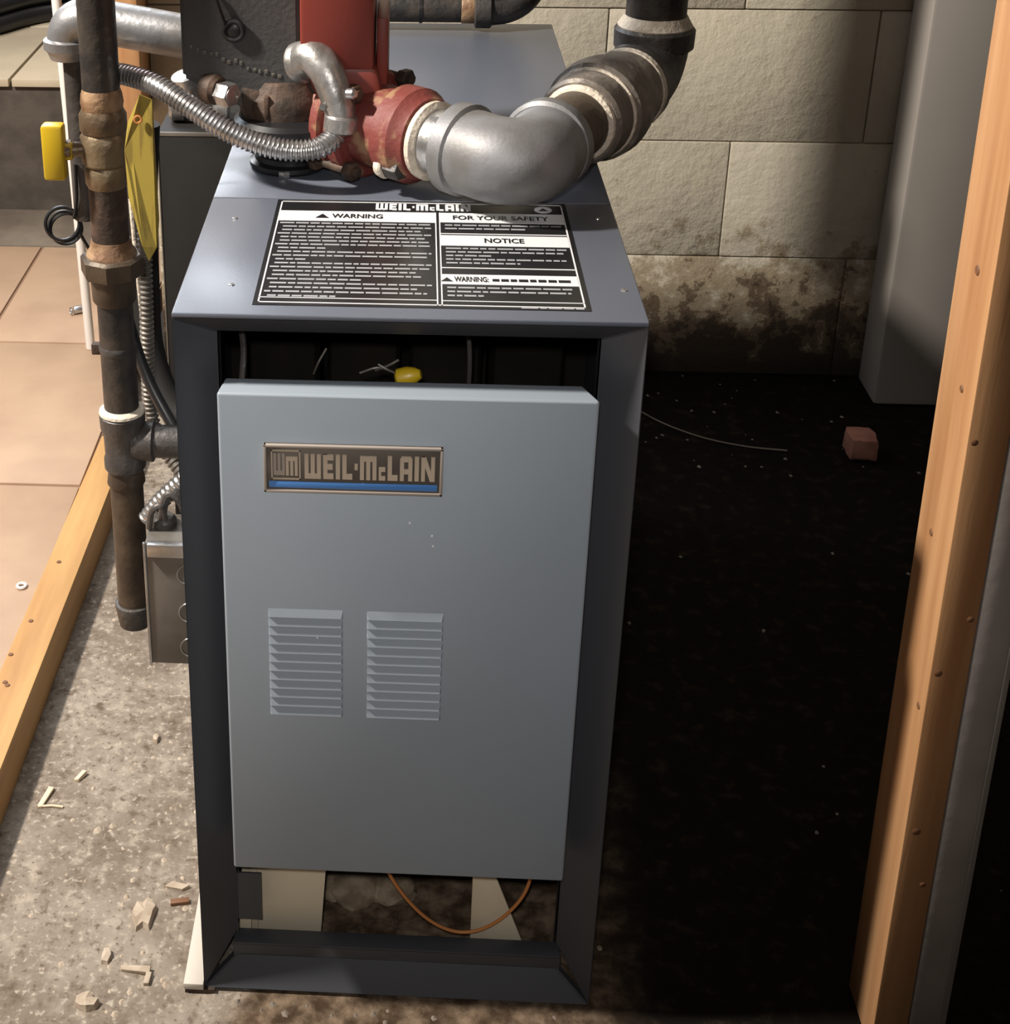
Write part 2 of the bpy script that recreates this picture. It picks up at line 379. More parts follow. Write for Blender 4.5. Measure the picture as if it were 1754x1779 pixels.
# ------------------------------------------------------------------ boiler
bo = thing('boiler', (Wd/2, D/2, 0), 'slate blue cast-iron gas boiler with light grey front door, standing on the concrete floor', 'boiler')
j = NB(); t = .003
box(j, (0, .004, .006), (t, D, H-.0005)); box(j, (Wd-t, .004, .006), (Wd, D, H-.0005)); box(j, (0, D-t, .006), (Wd, D, H-.0005))
obj('jacket', j, 'frame', bo, label='charcoal side and rear sheet-metal jacket')
obj('top_panel', box(NB(), (0, .0, H-.004), (Wd, .2445, H), .0012), 'jacket', bo, label='front top panel carrying the black warning label')
obj('top_panel', box(NB(), (0, .2458, H-.004), (Wd, D, H), .0012), 'jacket', bo, label='rear top panel under the pipework')
# front picture frame: each rail slopes back to the opening
bw, bh, dp = .0297, .0250, .024
IN = dict(x0=bw, x1=Wd-bw, z0=.052, z1=H-bh)
def rail(a0, a1, b0, b1):
    """outer edge a0-a1 (y=0) to inner edge b0-b1 (y=dp), with a return"""
    bm = bmesh.new()
    pf = [V(a0), V(a1), V(b1), V(b0)]; off = V((0, .010, 0))
    top = [bm.verts.new(p) for p in pf]; bot = [bm.verts.new(p+off) for p in pf]
    bm.faces.new(top); bm.faces.new(bot[::-1])
    for i in range(4): bm.faces.new((top[i], bot[i], bot[(i+1) % 4], top[(i+1) % 4]))
    bmesh.ops.bevel(bm, geom=bm.edges[:], offset=.0009, segments=2, affect='EDGES')
    return bm
z0 = .004
obj('frame_rail', rail((0, 0, H-.004), (Wd, 0, H-.004), (IN['x0'], dp, IN['z1']), (IN['x1'], dp, IN['z1'])), 'frame', bo, label='top rail of the front frame')
obj('frame_rail', rail((0, 0, z0), (0, 0, H-.004), (IN['x0'], dp, IN['z0']), (IN['x0'], dp, IN['z1'])), 'frame', bo, label='left rail of the front frame')
obj('frame_rail', rail((Wd, 0, z0), (Wd, 0, H-.004), (IN['x1'], dp, IN['z0']), (IN['x1'], dp, IN['z1'])), 'frame', bo, label='right rail of the front frame')
obj('frame_rail', rail((0, 0, z0), (Wd, 0, z0), (IN['x0'], dp*.7, IN['z0']-.022), (IN['x1'], dp*.7, IN['z0']-.022)), 'frame', bo, label='bottom rail of the front frame')
lb = NB(); box(lb, (IN['x0']-.004, dp*.7, .016), (IN['x1']+.004, dp*.7+.004, IN['z0']-.010), .0008); box(lb, (IN['x0']-.004, dp*.7, IN['z0']-.012), (IN['x1']+.004, dp+.010, IN['z0']-.009), .0008)
obj('bottom_ledge', lb, 'frame', bo)
fc = NB(); box(fc, (IN['x0']-.001, dp, .03), (IN['x0'], dp+.02, IN['z1'])); box(fc, (IN['x1'], dp, .03), (IN['x1']+.001, dp+.02, IN['z1']))
box(fc, (IN['x0']-.001, dp+.002, .062), (IN['x0']+.022, dp+.004, .116))
obj('inner_flange', fc, 'frame', bo)
# interior
ii = NB(); box(ii, (.004, .30, .02), (Wd-.004, .31, H-.006)); box(ii, (.004, .05, H-.012), (Wd-.004, .30, H-.006))
obj('firebox_wall', ii, 'inside', bo)
sec = NB()
for k in range(4): box(sec, (.03+.072*k, .20, .14), (.03+.072*k+.064, .298, .58), .012)
obj('heat_exchanger', sec, 'inside', bo, label='dark cast-iron sections inside the boiler')
for pts, r in (([(.041, .06, .655), (.045, .06, .62), (.044, .05, .592)], .0026), ([(.100, .055, .600), (.104, .05, .612), (.110, .055, .622)], .0009),
               ([(.136, .05, .604), (.15, .05, .609), (.162, .055, .603)], .0010), ([(.148, .055, .604), (.158, .05, .611), (.166, .05, .616)], .0010), ([(.150, .05, .612), (.160, .05, .606), (.168, .06, .598)], .0009),
               ([(.215, .10, .64), (.222, .09, .60), (.22, .1, .5)], .0020)): obj('wire', sweep(NB(), crom(pts, 8), r, 8), 'dull_steel' if r < .0015 else 'dark_cast', bo)
nut = NB(); lathe(nut, (.164, .055, .5975), (.9, -.1, .25), [(0, .005), (.002, .0075), (.010, .0078), (.016, .006), (.020, .0035)], 16)
obj('wire_nut', nut, 'yellow', bo, label='yellow wire connector peeping over the door')
# cream burner base
obj('base_tray', hexa(NB(), [(-.018, -.004, .005), (.0, -.004, .005), (.0, .20, .005), (-.018, .20, .005), (-.018, -.004, .012), (.0, -.004, .012), (.0, .20, .012), (-.018, .20, .012)], .0008), 'pale', bo, label='cream sheet-metal base edge showing left of the jacket')
obj('base_shim', box(NB(), (-.017, -.003, 0), (.010, .19, .005)), 'rust', bo)
bl = NB(); hexa(bl, [(.026, .044, .006), (.102, .044, .006), (.102, .047, .006), (.026, .047, .006), (.034, .044, .135), (.110, .044, .135), (.110, .047, .135), (.034, .047, .135)], .0006)
box(bl, (.024, .038, .006), (.040, .044, .062), .0008); box(bl, (.040, .041, .03), (.046, .044, .13), .0008)
obj('burner_leg', bl, 'cream', bo, label='wide cream sheet-metal leg behind the bottom left opening')
br = NB(); hexa(br, [(.240, .044, .006), (.296, .044, .006), (.296, .047, .006), (.240, .047, .006), (.240, .044, .125), (.254, .044, .125), (.254, .047, .125), (.240, .047, .125)], .0006)
obj('burner_leg', br, 'cream', bo, label='narrow tapering cream leg behind the bottom right opening')
obj('pilot_tube', sweep(NB(), crom([(.155, .045, .14), (.167, .040, .105), (.192, .036, .070), (.218, .034, .052), (.243, .034, .051), (.268, .036, .067), (.287, .038, .097), (.295, .045, .135)], 10), .0016, 10), 'copper', bo, label='thin orange tube looping below the door')
for px, pz, pr in ((.13, .012, .02), (.17, .01, .016), (.155, .009, .012), (.112, .01, .014)):
    b = bmesh.new(); bmesh.ops.create_icosphere(b, subdivisions=2, radius=1)
    for v in b.verts: v.co = V((px, .13, 0))+V((v.co.x*pr*1.4, v.co.y*pr*1.5, max(v.co.z, -.2)*pr*.9+.002))*1+V((0, 0, 0)); 
    for v in b.verts: v.co += V((random.uniform(-1, 1), random.uniform(-1, 1), random.uniform(-.5, .5)))*pr*.12
    obj('rubble', b, 'soil', bo)
# door: shallow pan with bent lips
px0, px1, pz0, pz1, py = .0328, .3125, .159, .616, -.012
dr = NB(); box(dr, (px0, py, pz0), (px1, py+.026, pz1), .0022, seg=3)
for v in dr.verts:                                                    # clipped rear corners of the top lip
    if v.co.z > pz1-.004 and v.co.y > .005:
        if v.co.x > px1-.004: v.co.x -= .009
        if v.co.x < px0+.004: v.co.x += .003
door = obj('front_door', dr, 'panel', bo, label='light grey lift-off front door with two louvre banks')
def louvre(x0, x1, z):
    b = bmesh.new(); d = .0020; h = .0082; e = .0012
    P = [(x0, 0, h), (x1, 0, h), (x1-e, -d, .0012), (x0+e, -d, .0012), (x0, 0, 0), (x1, 0, 0)]
    v = [b.verts.new(V((p[0], py-.0001+p[1], z+p[2]))) for p in P]
    for f in ((0, 1, 2, 3), (3, 2, 5, 4), (0, 3, 4), (1, 5, 2), (0, 4, 5, 1)): b.faces.new([v[i] for i in f])
    return b
for bx in ((.0675, .126), (.145, .2045)):
    for k in range(12):
        obj('louvre', louvre(bx[0], bx[1], .4192-k*.00862), 'panel', door, smooth=0)
for px_, pz_ in ((.176, .508), (.193, .497), (.194, .488), (.105, .40)):
    obj('paint_chip', box(NB(), (px_, py-.0006, pz_), (px_+.0016, py, pz_+.0020), .0003), 'print', door)
# nameplate
np_ = obj('nameplate', box(NB(), (.0668, py-.0030, .5355), (.2005, py, .5762), .001), 'bronze', bo, label='bronze maker nameplate with raised letters and a blue stripe')
bz = NB(); X0, X1, Z0, Z1 = .0668, .2005, .5355, .5762
for a, b in (((X0, Z0), (X1, Z0+.0022)), ((X0, Z1-.0022), (X1, Z1)), ((X0, Z0), (X0+.0022, Z1)), ((X1-.0022, Z0), (X1, Z1))):
    box(bz, (a[0], py-.0048, a[1]), (b[0], py-.001, b[1]), .0005)
obj('bezel', bz, 'bezel', np_)
obj('stripe', box(NB(), (.0705, py-.0036, .5392), (.1965, py-.002, .5445), .0002), 'blue', np_, label='bright blue stripe')
lt = NB(); yl = py-.0030
glyphs(lt, 'WEIL.mcLAIN', (.0975, yl, .5478), (1, 0, 0), (0, 0, 1), .0970, .0208, .0010)
lx0, lx1, lz0, lz1 = .0725, .0945, .5465, .5715
for a, b in (((lx0, lz0), (lx1, lz0+.001)), ((lx0, lz1-.001), (lx1, lz1)), ((lx0, lz0), (lx0+.001, lz1)), ((lx1-.001, lz0), (lx1, lz1))):
    box(lt, (a[0], yl-.001, a[1]), (b[0], yl, b[1]))
glyphs(lt, 'm', (.0835, yl, .5500), (1, 0, 0), (0, 0, 1), .0088, .0165, .0010)
obj('lettering', lt, 'letter', np_, smooth=0)
wl = NB(); glyphs(wl, 'W', (.0742, yl, .5500), (1, 0, 0), (0, 0, 1), .0085, .0185, .0007)
obj('logo_letter', wl, 'bezel', np_, smooth=0)
# warning label on the top panel
LX0, LX1, LY0, LY1 = .0575, .3055, .0168, .2410
zt = H+.0006
lab = obj('warning_label', box(NB(), (LX0, LY0, H-.0002), (LX1, LY1, zt)), 'ink', bo, smooth=0, label='black and white warning label on the top panel')
pr = NB(); zp = zt+.0003
def stripe(x0, y0, x1, y1): box(pr, (x0, y0, zt), (x1, y1, zp))
bx0, bx1, by0, by1 = LX0+.0035, LX1-.0035, LY0+.004, LY1-.004
stripe(bx0, by0, bx1, by0+.0014); stripe(bx0, by1-.0014, bx1, by1); stripe(bx0, by0, bx0+.0012, by1); stripe(bx1-.0012, by0, bx1, by1)
stripe(.1935, by0, .1945, .214); stripe(.1968, by0, .1978, .214)
stripe(bx0, by0+.009, .1935, by0+.0100); stripe(.1978, by0+.0085, bx1, by0+.0095)
stripe(bx0+.001, .190, .1935, .2135)            # WARNING bar
stripe(.1978, .1915, bx1-.001, .2135)           # FOR YOUR SAFETY bar
stripe(.1978, .1395, bx1-.001, .1620)           # NOTICE bar
stripe(.1978, .0610, bx1-.001, .0800)           # second WARNING bar
stripe(.1978, .0925, bx1-.001, .0940); stripe(.1978, .165, bx1-.001, .1665)
glyphs(pr, 'WEIL.mcLAIN', (.143, .2185, zt), (1, 0, 0), (0, 1, 0), .081, .0155, .0004)
lathe(pr, (.2855, .2245, zt), (0, 0, 1), [(0, .0075), (.0003, .0075)], 24)
obj('printing', pr, 'print', lab, smooth=0)
tx = NB(); X, Y = (1, 0, 0), (0, 1, 0); zq = zp+.0002
for args, wd_ in ((('WARNING', (.128, .1970, zq), .0095), .043), (('FOR YOUR SAFETY', (.2485, .1975, zq), .0092), .080),
                  (('NOTICE', (.2490, .1460, zq), .0095), .032), (('WARNING:', (.2200, .0655, zq), .0095), .026)):
    obj('heading', text_bm(*args, X, Y, width=wd_, bold=.02), 'ink', lab, smooth=0)
def tri(cx, cy, s):
    b = bmesh.new(); b.faces.new([b.verts.new(V((cx+dx*s, cy+dy*s, zq))) for dx, dy in ((-.6, 0), (.6, 0), (0, 1))]); merge(tx, b)
tri(.0985, .1965, .0100); tri(.2015, .0655, .008); tri(.2855, .2210, .007)
def words(bm, x0, x1, y, h, z):
    x = x0
    while x < x1-.002:
        wdt = min(random.uniform(.004, .013), x1-x)
        b = bmesh.new(); b.faces.new([b.verts.new(V(p)) for p in ((x, y, z), (x+wdt, y, z), (x+wdt, y+h, z), (x, y+h, z))]); merge(bm, b)
        x += wdt+.0014
words(tx, .236, .2985, .0668, .0050, zq)
ho = obj('heading_rest', tx, 'ink', lab, smooth=0); ho['kind'] = 'stuff'
fine = NB()
ends = [1, 1, .93, 1, .98, 1, .99, .34, 1, .97, .2, 1, 1, .90, .96, .58, 1, .92, .97, .42]
for k, e in enumerate(ends): words(fine, bx0+.006 if k % 3 else bx0+.003, bx0+.005+(.190-bx0-.005)*e, .1830-k*.00795, .0030, zp)
for k, e in enumerate((1, .72, 0)):
    if e: words(fine, .2015, .2015+.096*e, .1835-k*.0078, .0030, zp)
for k, e in enumerate((1, .97, .4, .98, .6)): words(fine, .2015, .2015+.096*e, .1320-k*.0076, .0030, zp)
for k, e in enumerate((1, .96, .28)): words(fine, .2015, .2015+.096*e, .0530-k*.0075, .0030, zp)
words(fine, .255, .3005, .0182, .0018, zp)
fo = obj('fine_print', fine, 'fine', lab, smooth=0); fo['kind'] = 'stuff'
for x, y in ((.025, .194), (.038, .053), (.330, .208), (.334, .057)):
    obj('rivet', lathe(NB(), (x, y, H), (0, 0, 1), [(0, .0026), (.0006, .0024), (.0009, .0012)], 12), 'steel', bo)

# ------------------------------------------------------------------ supply fitting, circulator and return run on the boiler
AX = .725
sf = thing('supply_fitting', (.060, .335, H), 'black cast-iron flanged fitting rising from the boiler top under the dark control box', 'pipe fitting')
b = NB(); lathe(b, (.060, .335, H), (0, 0, 1), [(0, .034), (.003, .037), (.007, .037), (.009, .032), (.014, .032), (.022, .045), (.029, .0505), (.046, .0505), (.050, .046)], 40)
obj('casting', b, 'rubber', sf)
b = NB(); lathe(b, (.056, .348, .718), (0, 0, 1), [(0, .036), (.004, .042), (.020, .043), (.026, .040), (.040, .034)], 28); hexa(b, [(.020, .315, .722), (.092, .315, .714), (.098, .37, .714), (.020, .37, .722), (.018, .315, .755), (.070, .318, .744), (.075, .37, .744), (.018, .37, .755)], .004)
obj('body', b, 'rust', sf, label='rusty upper body')
b = NB(); hexnut(b, (.058, .300, H), (.058, .300, H+.006), .0055); obj('bolt', b, 'steel', sf)
obj('lug', box(NB(), (.040, .306, .728), (.0445, .320, .748), .0008), 'rust', sf)

A = V((.118, -.105, 0)).normalized(); Vc = V((.142, .302, AX))
cp = thing('circulator_pump', (.120, .318, H), 'red circulator pump with chipped paint on top of the boiler', 'pump')
b = NB(); box(b, (.0745, .285, .779), (.1385, .385, .96), .004)
obj('motor_housing', b, 'red', cp, label='smooth bright red motor housing')
b = NB()
hexa(b, [(.098, .293, .728), (.150, .285, .742), (.152, .37, .742), (.100, .37, .728), (.076, .286, .782), (.1412, .286, .782), (.1412, .384, .782), (.076, .384, .782)], .006)
box(b, (.1405, .300, .752), (.1505, .372, .822), .002)
obj('motor_bracket', b, 'red', cp)
b = NB()
lathe(b, Vc-A*.040, A, [(0, .030), (.002, .049), (.012, .050), (.014, .047)], 36)
lathe(b, Vc-A*.028, A, [(0, .034), (.008, .034)], 28)
lathe(b, Vc-A*.021, A, [(0, .047), (.002, .050), (.013, .050), (.016, .047), (.0165, .0385), (.034, .0375), (.046, .036)], 36)
lathe(b, Vc+A*.026, A, [(0, .036), (.003, .0425), (.022, .0425), (.028, .038), (.034, .036)], 32)
lathe(b, Vc-A*.060+V((0, .01, 0)), A, [(0, .034), (.006, .040), (.022, .038)], 28)
obj('volute', b, 'red_rust', cp, label='chipped red flanged pump body showing bare metal')
for dz, dn in ((.036, -.034), (-.034, .036), (-.036, -.030), (.036, .034)):
    nrm = V((A.y, -A.x, 0)); p = Vc+nrm*dn+V((0, 0, dz))
    b = NB(); cyl(b, p-A*.046, p+A*.010, .0045, 12); hexnut(b, p-A*.046, p-A*.037, .009); hexnut(b, p-A*.003, p+A*.007, .009); obj('flange_bolt', b, 'rust', cp)
p = Vc+V((A.y, -A.x, 0))*(-.030)*-1+V((0, 0, -.030)); p = V((.150, .258, .703))
b = NB(); lathe(b, p-A*.004, A, [(0, .0115), (.006, .0125), (.008, .0115)], 20); obj('dope_ring', b, 'dope', cp)
b = NB(); hexnut(b, p+A*.003, p+A*.020, .0105); obj('drain_plug', b, 'dark_cast', cp)

rp = thing('return_pipe', (.27, .25, AX), 'grey elbow and stained union pipe run from red pump to the black riser pipe', 'pipe')
P0 = Vc+A*.045; EL = V((.262, .200, AX)); Bd = V((.114, .224, 0)).normalized()
obj('dope_ring', lathe(NB(), Vc+A*.0605, A, [(0, .030), (.002, .0345), (.007, .0350), (.010, .031)], 32), 'dope', rp)
obj('nipple', cyl(NB(), Vc+A*.0605, Vc+A*.105, .0290, 32), 'steel', rp, label='bare shiny steel nipple')
E0 = Vc+A*.094; E1 = EL+Bd*.062
path = bend(E0, EL+V((.006, -.018, 0)), E1, .046, 14)
b = NB(); sweep(b, path, .0365, 32)
lathe(b, E0-A*.004, A, [(0, .034), (.002, .0395), (.016, .0400), (.019, .0365)], 36)
lathe(b, E1-Bd*.012, Bd, [(0, .0365), (.003, .0400), (.015, .0400), (.018, .038), (.0181, .030)], 36)
obj('elbow', b, 'cast', rp, label='large smooth grey cast-iron elbow')
Q = lambda s: E1+Bd*s
obj('nipple', cyl(NB(), Q(0), Q(.085), .0305, 32), 'brown_pipe', rp, label='brown iron nipple')
obj('dope_ring', lathe(NB(), Q(.0625), Bd, [(0, .0315), (.002, .0345), (.006, .0352), (.008, .034)], 32), 'dope', rp)
b = NB(); lathe(b, Q(.068), Bd, [(0, .037), (.003, .0400), (.026, .0415), (.030, .041)], 36)
lathe(b, Q(.100), Bd, [(0, .041), (.004, .0465), (.024, .0480), (.040, .0460), (.046, .043), (.066, .040), (.088, .0385)], 36)
obj('union', b, 'union', rp, label='stained pipe union')
obj('dope_ring', lathe(NB(), Q(.097), Bd, [(0, .0405), (.002, .0430), (.005, .0430), (.007, .041)], 32), 'dope', rp)
obj('dope_ring', lathe(NB(), Q(.182), Bd, [(0, .034), (.003, .0400), (.010, .0405), (.013, .036)], 32), 'dope', rp)
K = Q(.262); up = V((0, 0, 1))
b = NB(); sweep(b, bend(Q(.190), K, K+up*.042, .040, 14), .0355, 32)
lathe(b, Q(.190), Bd, [(0, .036), (.002, .0395), (.016, .0395), (.019, .036)], 36)
lathe(b, K+up*.024, up, [(0, .0355), (.003, .0390), (.020, .0395), (.023, .037)], 36)
obj('elbow', b, 'dark_cast', rp, label='black cast elbow turning upward')
obj('dope_ring', lathe(NB(), K+up*.046, up, [(0, .036), (.002, .0365), (.006, .034), (.012, .0305)], 32), 'dope', rp)
obj('riser', cyl(NB(), K+up*.04, K+up*1.1, .0295, 32), 'black_pipe', rp, label='black iron riser pipe')

# ------------------------------------------------------------------ control box with its hook and raised marks
cb = thing('control_box', (.020, .38, .745), 'dark grey cast control box left of the red pump motor', 'control box')
b = NB()
hexa(b, [(-.034, .318, .763), (.020, .318, .738), (.040, .40, .738), (-.034, .40, .763), (-.034, .318, .97), (.071, .318, .97), (.071, .40, .97), (-.034, .40, .97)], .003) if 0 else None
pf = [(-.034, .97), (.0715, .97), (.0715, .757), (.060, .735), (.030, .728), (-.034, .762)]
fv = [[b.verts.new(V((x, y, z))) for x, z in pf] for y in (.318, .40)]
b.faces.new(fv[0]); b.faces.new(fv[1][::-1])
for i in range(6): b.faces.new((fv[0][i], fv[1][i], fv[1][(i+1) % 6], fv[0][(i+1) % 6]))
bmesh.ops.bevel(b, geom=b.edges[:], offset=.003, segments=2, affect='EDGES')
obj('casing', b, 'box', cb)
b = NB(); torus(b, (.0135, .315, .806), (0, 1, 0), .0085, .0025, 24, 8); sweep(b, [(.006, .314, .812), (.001, .312, .828), (-.003, .314, .84)], .002, 8); lathe(b, (.0135, .318, .806), (0, -1, 0), [(0, .007), (.004, .006), (.005, .003)], 16)
obj('wire_loop', b, 'rubber', cb)
b = NB(); random.seed(3)
for k in range(15):
    x = -.026+k*.0055+random.uniform(-.0012, .0012); z = .7905-k*.0020+random.uniform(-.0016, .0016)
    box(b, (x, .3172, z-.0018), (x+random.uniform(.0018, .0038), .3182, z+random.uniform(.0008, .0026)), .0003)
em = obj('embossed_mark', b, 'dull_steel', cb, label='worn raised marks across the front'); em['kind'] = 'stuff'
b = NB(); lathe(b, (-.012, .322, .752), (.8, -.6, 0), [(0, .014), (.012, .014), (.016, .011)], 20); obj('plug_base', b, 'rust', cb)
b = NB(); hexnut(b, (.0, .313, .750), (.0125, .303, .750), .0115); lathe(b, (.0125, .303, .750), (.8, -.6, 0), [(0, .0085), (.001, .0085), (.0011, .006), (-.003, .006)], 20); obj('plug', b, 'steel', cb, label='shiny steel socket plug')

# ------------------------------------------------------------------ flexible conduits
fc1 = thing('flexible_conduit', (0, .29, .73), 'shiny silver flexible conduit curving in front of the dark control box', 'conduit')
obj('corrugated_tube', corrugated(NB(), [(-.108, .338, .752), (-.098, .330, .7615), (-.078, .315, .7630), (-.054, .298, .7600), (-.026, .282, .748), (.004, .268, .733), (.034, .260, .7215), (.064, .256, .7155), (.090, .258, .7165), (.104, .266, .724), (.110, .273, .736)], .0094), 'steel', fc1)
b = NB(); cpath = crom([(.076, .300, .783), (.086, .290, .789), (.097, .281, .781), (.104, .276, .766), (.109, .274, .750), (.111, .273, .738)], 8)
sweep(b, cpath, [.0172-.0040*i/len(cpath) for i in range(len(cpath))], 20)
lathe(b, (.110, .272, .728), (.1, 0, 1), [(0, .0125), (.002, .0150), (.014, .0150), (.016, .013)], 20)
lathe(b, (.071, .304, .780), (.8, -.55, .3), [(0, .0185), (.006, .019), (.010, .017)], 20)
obj('connector', b, 'zinc', fc1, label='cast zinc angle connector')
b = NB(); lathe(b, (.117, .266, .764), (.9, -.4, .1), [(0, .005), (.006, .005), (.008, .003)], 12); obj('screw', b, 'steel', fc1); b = NB(); lathe(b, (.096, .267, .752), (-.2, -1, .1), [(0, .003), (.004, .003)], 10); obj('screw', b, 'steel', fc1)

# ------------------------------------------------------------------ gas pipe with valve
GX, GY = -.105, .30
gp = thing('gas_pipe', (GX, GY, .17), 'black iron gas pipe with brass yellow-handled valve and capped drip leg left of the boiler', 'pipe')
def gl(name, prof, mt, n=28, lab_=None, x=GX, y=GY): return obj(name, lathe(NB(), (x, y, 0), (0, 0, 1), prof, n), mt, gp, label=lab_)
gl('pipe', [(.754, .0170), (1.6, .0170)], 'black_pipe')
gl('thread_band', [(.738, .0185), (.744, .0195), (.752, .0185), (.758, .0165)], 'brass_rust')
gl('gas_valve', [(.664, .0175), (.668, .0195), (.682, .0200), (.685, .0185), (.688, .0215), (.704, .0225), (.712, .0220), (.716, .0195), (.719, .0215), (.733, .0215), (.738, .019)], 'brass', lab_='tarnished brass valve body')
b = NB(); cyl(b, (GX-.016, GY-.008, .702), (GX-.036, GY-.012, .702), .007, 14); hexnut(b, (GX-.028, GY-.011, .702), (GX-.034, GY-.0115, .702), .0095)
vs = obj('valve_stem', b, 'brass', gp)
b = NB(); box(b, (GX-.0525, GY-.024, .676), (GX-.0325, GY-.008, .728), .003)
box(b, (GX-.040, GY-.018, .694), (GX-.026, GY-.010, .710), .002); obj('valve_handle', b, 'yellow', gp, label='yellow valve lever')
gl('nipple', [(.606, .0175), (.668, .0175)], 'rust')
gl('union_collar', [(.596, .024), (.599, .0235), (.604, .020), (.612, .0185)], 'brass_rust', lab_='rust-caked union collar')
gl('union_nut', [(.5765, .028), (.580, .0300), (.594, .0300), (.597, .027)], 'brown_pipe', 8, 'eight-sided union nut')
gl('union_tail', [(.548, .0185), (.551, .0205), (.574, .0215), (.577, .024)], 'brown_pipe')
gl('pipe', [(.430, .0170), (.552, .0170)], 'black_pipe', lab_='pipe below the union')
gl('pipe_clip', [(.496, .0172), (.498, .0182), (.502, .0182), (.504, .0172)], 'dark_cast')
obj('clip_ear', box(NB(), (GX-.025, GY-.004, .493), (GX-.015, GY+.004, .504), .001), 'rust', gp)
gl('tee', [(.366, .0175), (.370, .0205), (.380, .0205), (.384, .0190), (.408, .0195), (.414, .0220), (.428, .0225), (.431, .019)], 'dark_cast')
gl('dope_ring', [(.429, .0195), (.4305, .0225), (.433, .0220), (.436, .0175)], 'dope')
obj('side_nipple', lathe(NB(), (GX, GY, .398), (1, 0, 0), [(.010, .019), (.030, .0205), (.032, .0165), (.104, .0165)], 24), 'dark_cast', gp)
gl('drip_leg', [(.205, .0165), (.370, .0165)], 'brown_pipe', lab_='brown drip leg pipe')
gl('thread_band', [(.350, .0180), (.352, .0190), (.360, .0180), (.366, .0170)], 'brown_pipe')
gl('pipe_cap', [(.180, .011), (.182, .0165), (.197, .0185), (.205, .0200), (.208, .0195), (.209, .0170)], 'dark_cast', lab_='screwed pipe cap')

yt = NB()
tp = [(x_+.0065, y_, z_) for x_, y_, z_ in [(-.083, .268, .735), (-.070, .262, .762), (-.060, .264, .757), (-.059, .262, .646), (-.061, .256, .622), (-.068, .252, .610), (-.073, .252, .624), (-.085, .262, .668), (-.087, .266, .710)]]
f0 = [yt.verts.new(V(p)) for p in tp]; f1 = [yt.verts.new(V(p)+V((.0006, .0009, 0))) for p in tp]
yt.faces.new(f0); yt.faces.new(f1[::-1])
for i in range(len(tp)): yt.faces.new((f0[i], f1[i], f1[(i+1) % 9], f0[(i+1) % 9]))
tg = thing('paper_tag', (-.072, .262, .612), 'long yellow paper tag hanging against the gas pipe valve', 'tag')
obj('card', yt, 'tag', tg, smooth=0)
obj('eyelet', torus(NB(), (-.0660, .2605, .740), (.1, -1, .15), .003, .0011, 16, 6), 'copper', tg)

# ------------------------------------------------------------------ left side cables and junction box
c2 = tag(obj('armored_cable', corrugated(NB(), [(-.095, .42, .64), (-.094, .41, .575), (-.094, .40, .50), (-.096, .40, .43), (-.096, .40, .38), (-.085, .39, .345), (-.06, .37, .32)], .0072, .0055, 12, .16), 'dull_steel'), 'dull dark armored cable hanging straight down behind the gas pipe', 'cable')
c3 = tag(obj('black_cable', sweep(NB(), crom([(-.122, .375, .575), (-.108, .37, .50), (-.092, .36, .445), (-.070, .345, .405), (-.045, .325, .375), (-.006, .31, .35)], 10), .006, 12), 'rubber'), 'thin black cable slanting toward the boiler side behind the gas pipe', 'cable')
c5 = tag(obj('rubber_hose', sweep(NB(), crom([(-.108, .52, .655), (-.114, .52, .58), (-.117, .52, .48), (-.112, .50, .40), (-.085, .47, .345), (-.040, .45, .33), (-.001, .45, .33)], 10), .0165, 16), 'cabinet'), 'thick black hose added to darken the gap behind the gas pipe', 'hose')  # added dark tube, stands in for shadow and cables behind the gas pipe
c4 = tag(obj('white_wire', sweep(NB(), crom([(-.112, .44, .60), (-.108, .43, .54), (-.103, .42, .475)], 8), .0022, 8), 'dope'), 'pale thin wire beside the dull armored cable', 'wire')
fc2 = thing('conduit_stub', (-.05, .27, .35), 'short shiny spiral conduit slanting into the boiler side above the steel junction box', 'conduit')
obj('corrugated_tube', corrugated(NB(), [(-.080, .265, .330), (-.066, .265, .350), (-.045, .266, .372), (-.015, .268, .398), (.0, .268, .41)], .0088, .006, 14, .08), 'steel', fc2)
jb = thing('junction_box', (-.03, .21, .21), 'dull galvanised steel junction box on the lower left side of the boiler', 'junction box')
b = NB(); box(b, (-.069, .190, .215), (-.001, .245, .350), .0015)
obj('box_body', b, 'dull_steel', jb)
b = NB(); box(b, (-.070, .1885, .213), (-.0675, .192, .352), .0004); box(b, (-.066, .186, .338), (-.002, .1945, .352), .0012); obj('cover_lip', b, 'steel', jb, label='bright folded lip of the box')
for z in (.235, .275, .318): obj('knockout', torus(NB(), (-.028, .1895, z), (0, 1, 0), .011, .0007, 24, 6), 'steel', jb)
b = NB(); sweep(b, crom([(-.068, .215, .352), (-.064, .212, .372), (-.055, .212, .378), (-.052, .214, .362)], 6), .003, 8); sweep(b, crom([(-.058, .22, .352), (-.050, .22, .385), (-.038, .22, .378), (-.030, .22, .352)], 6), .004, 8)
lathe(b, (-.055, .225, .350), (0, 0, 1), [(0, .012), (.006, .012), (.010, .009)], 16); obj('cable_clamp', b, 'dark_cast', jb)

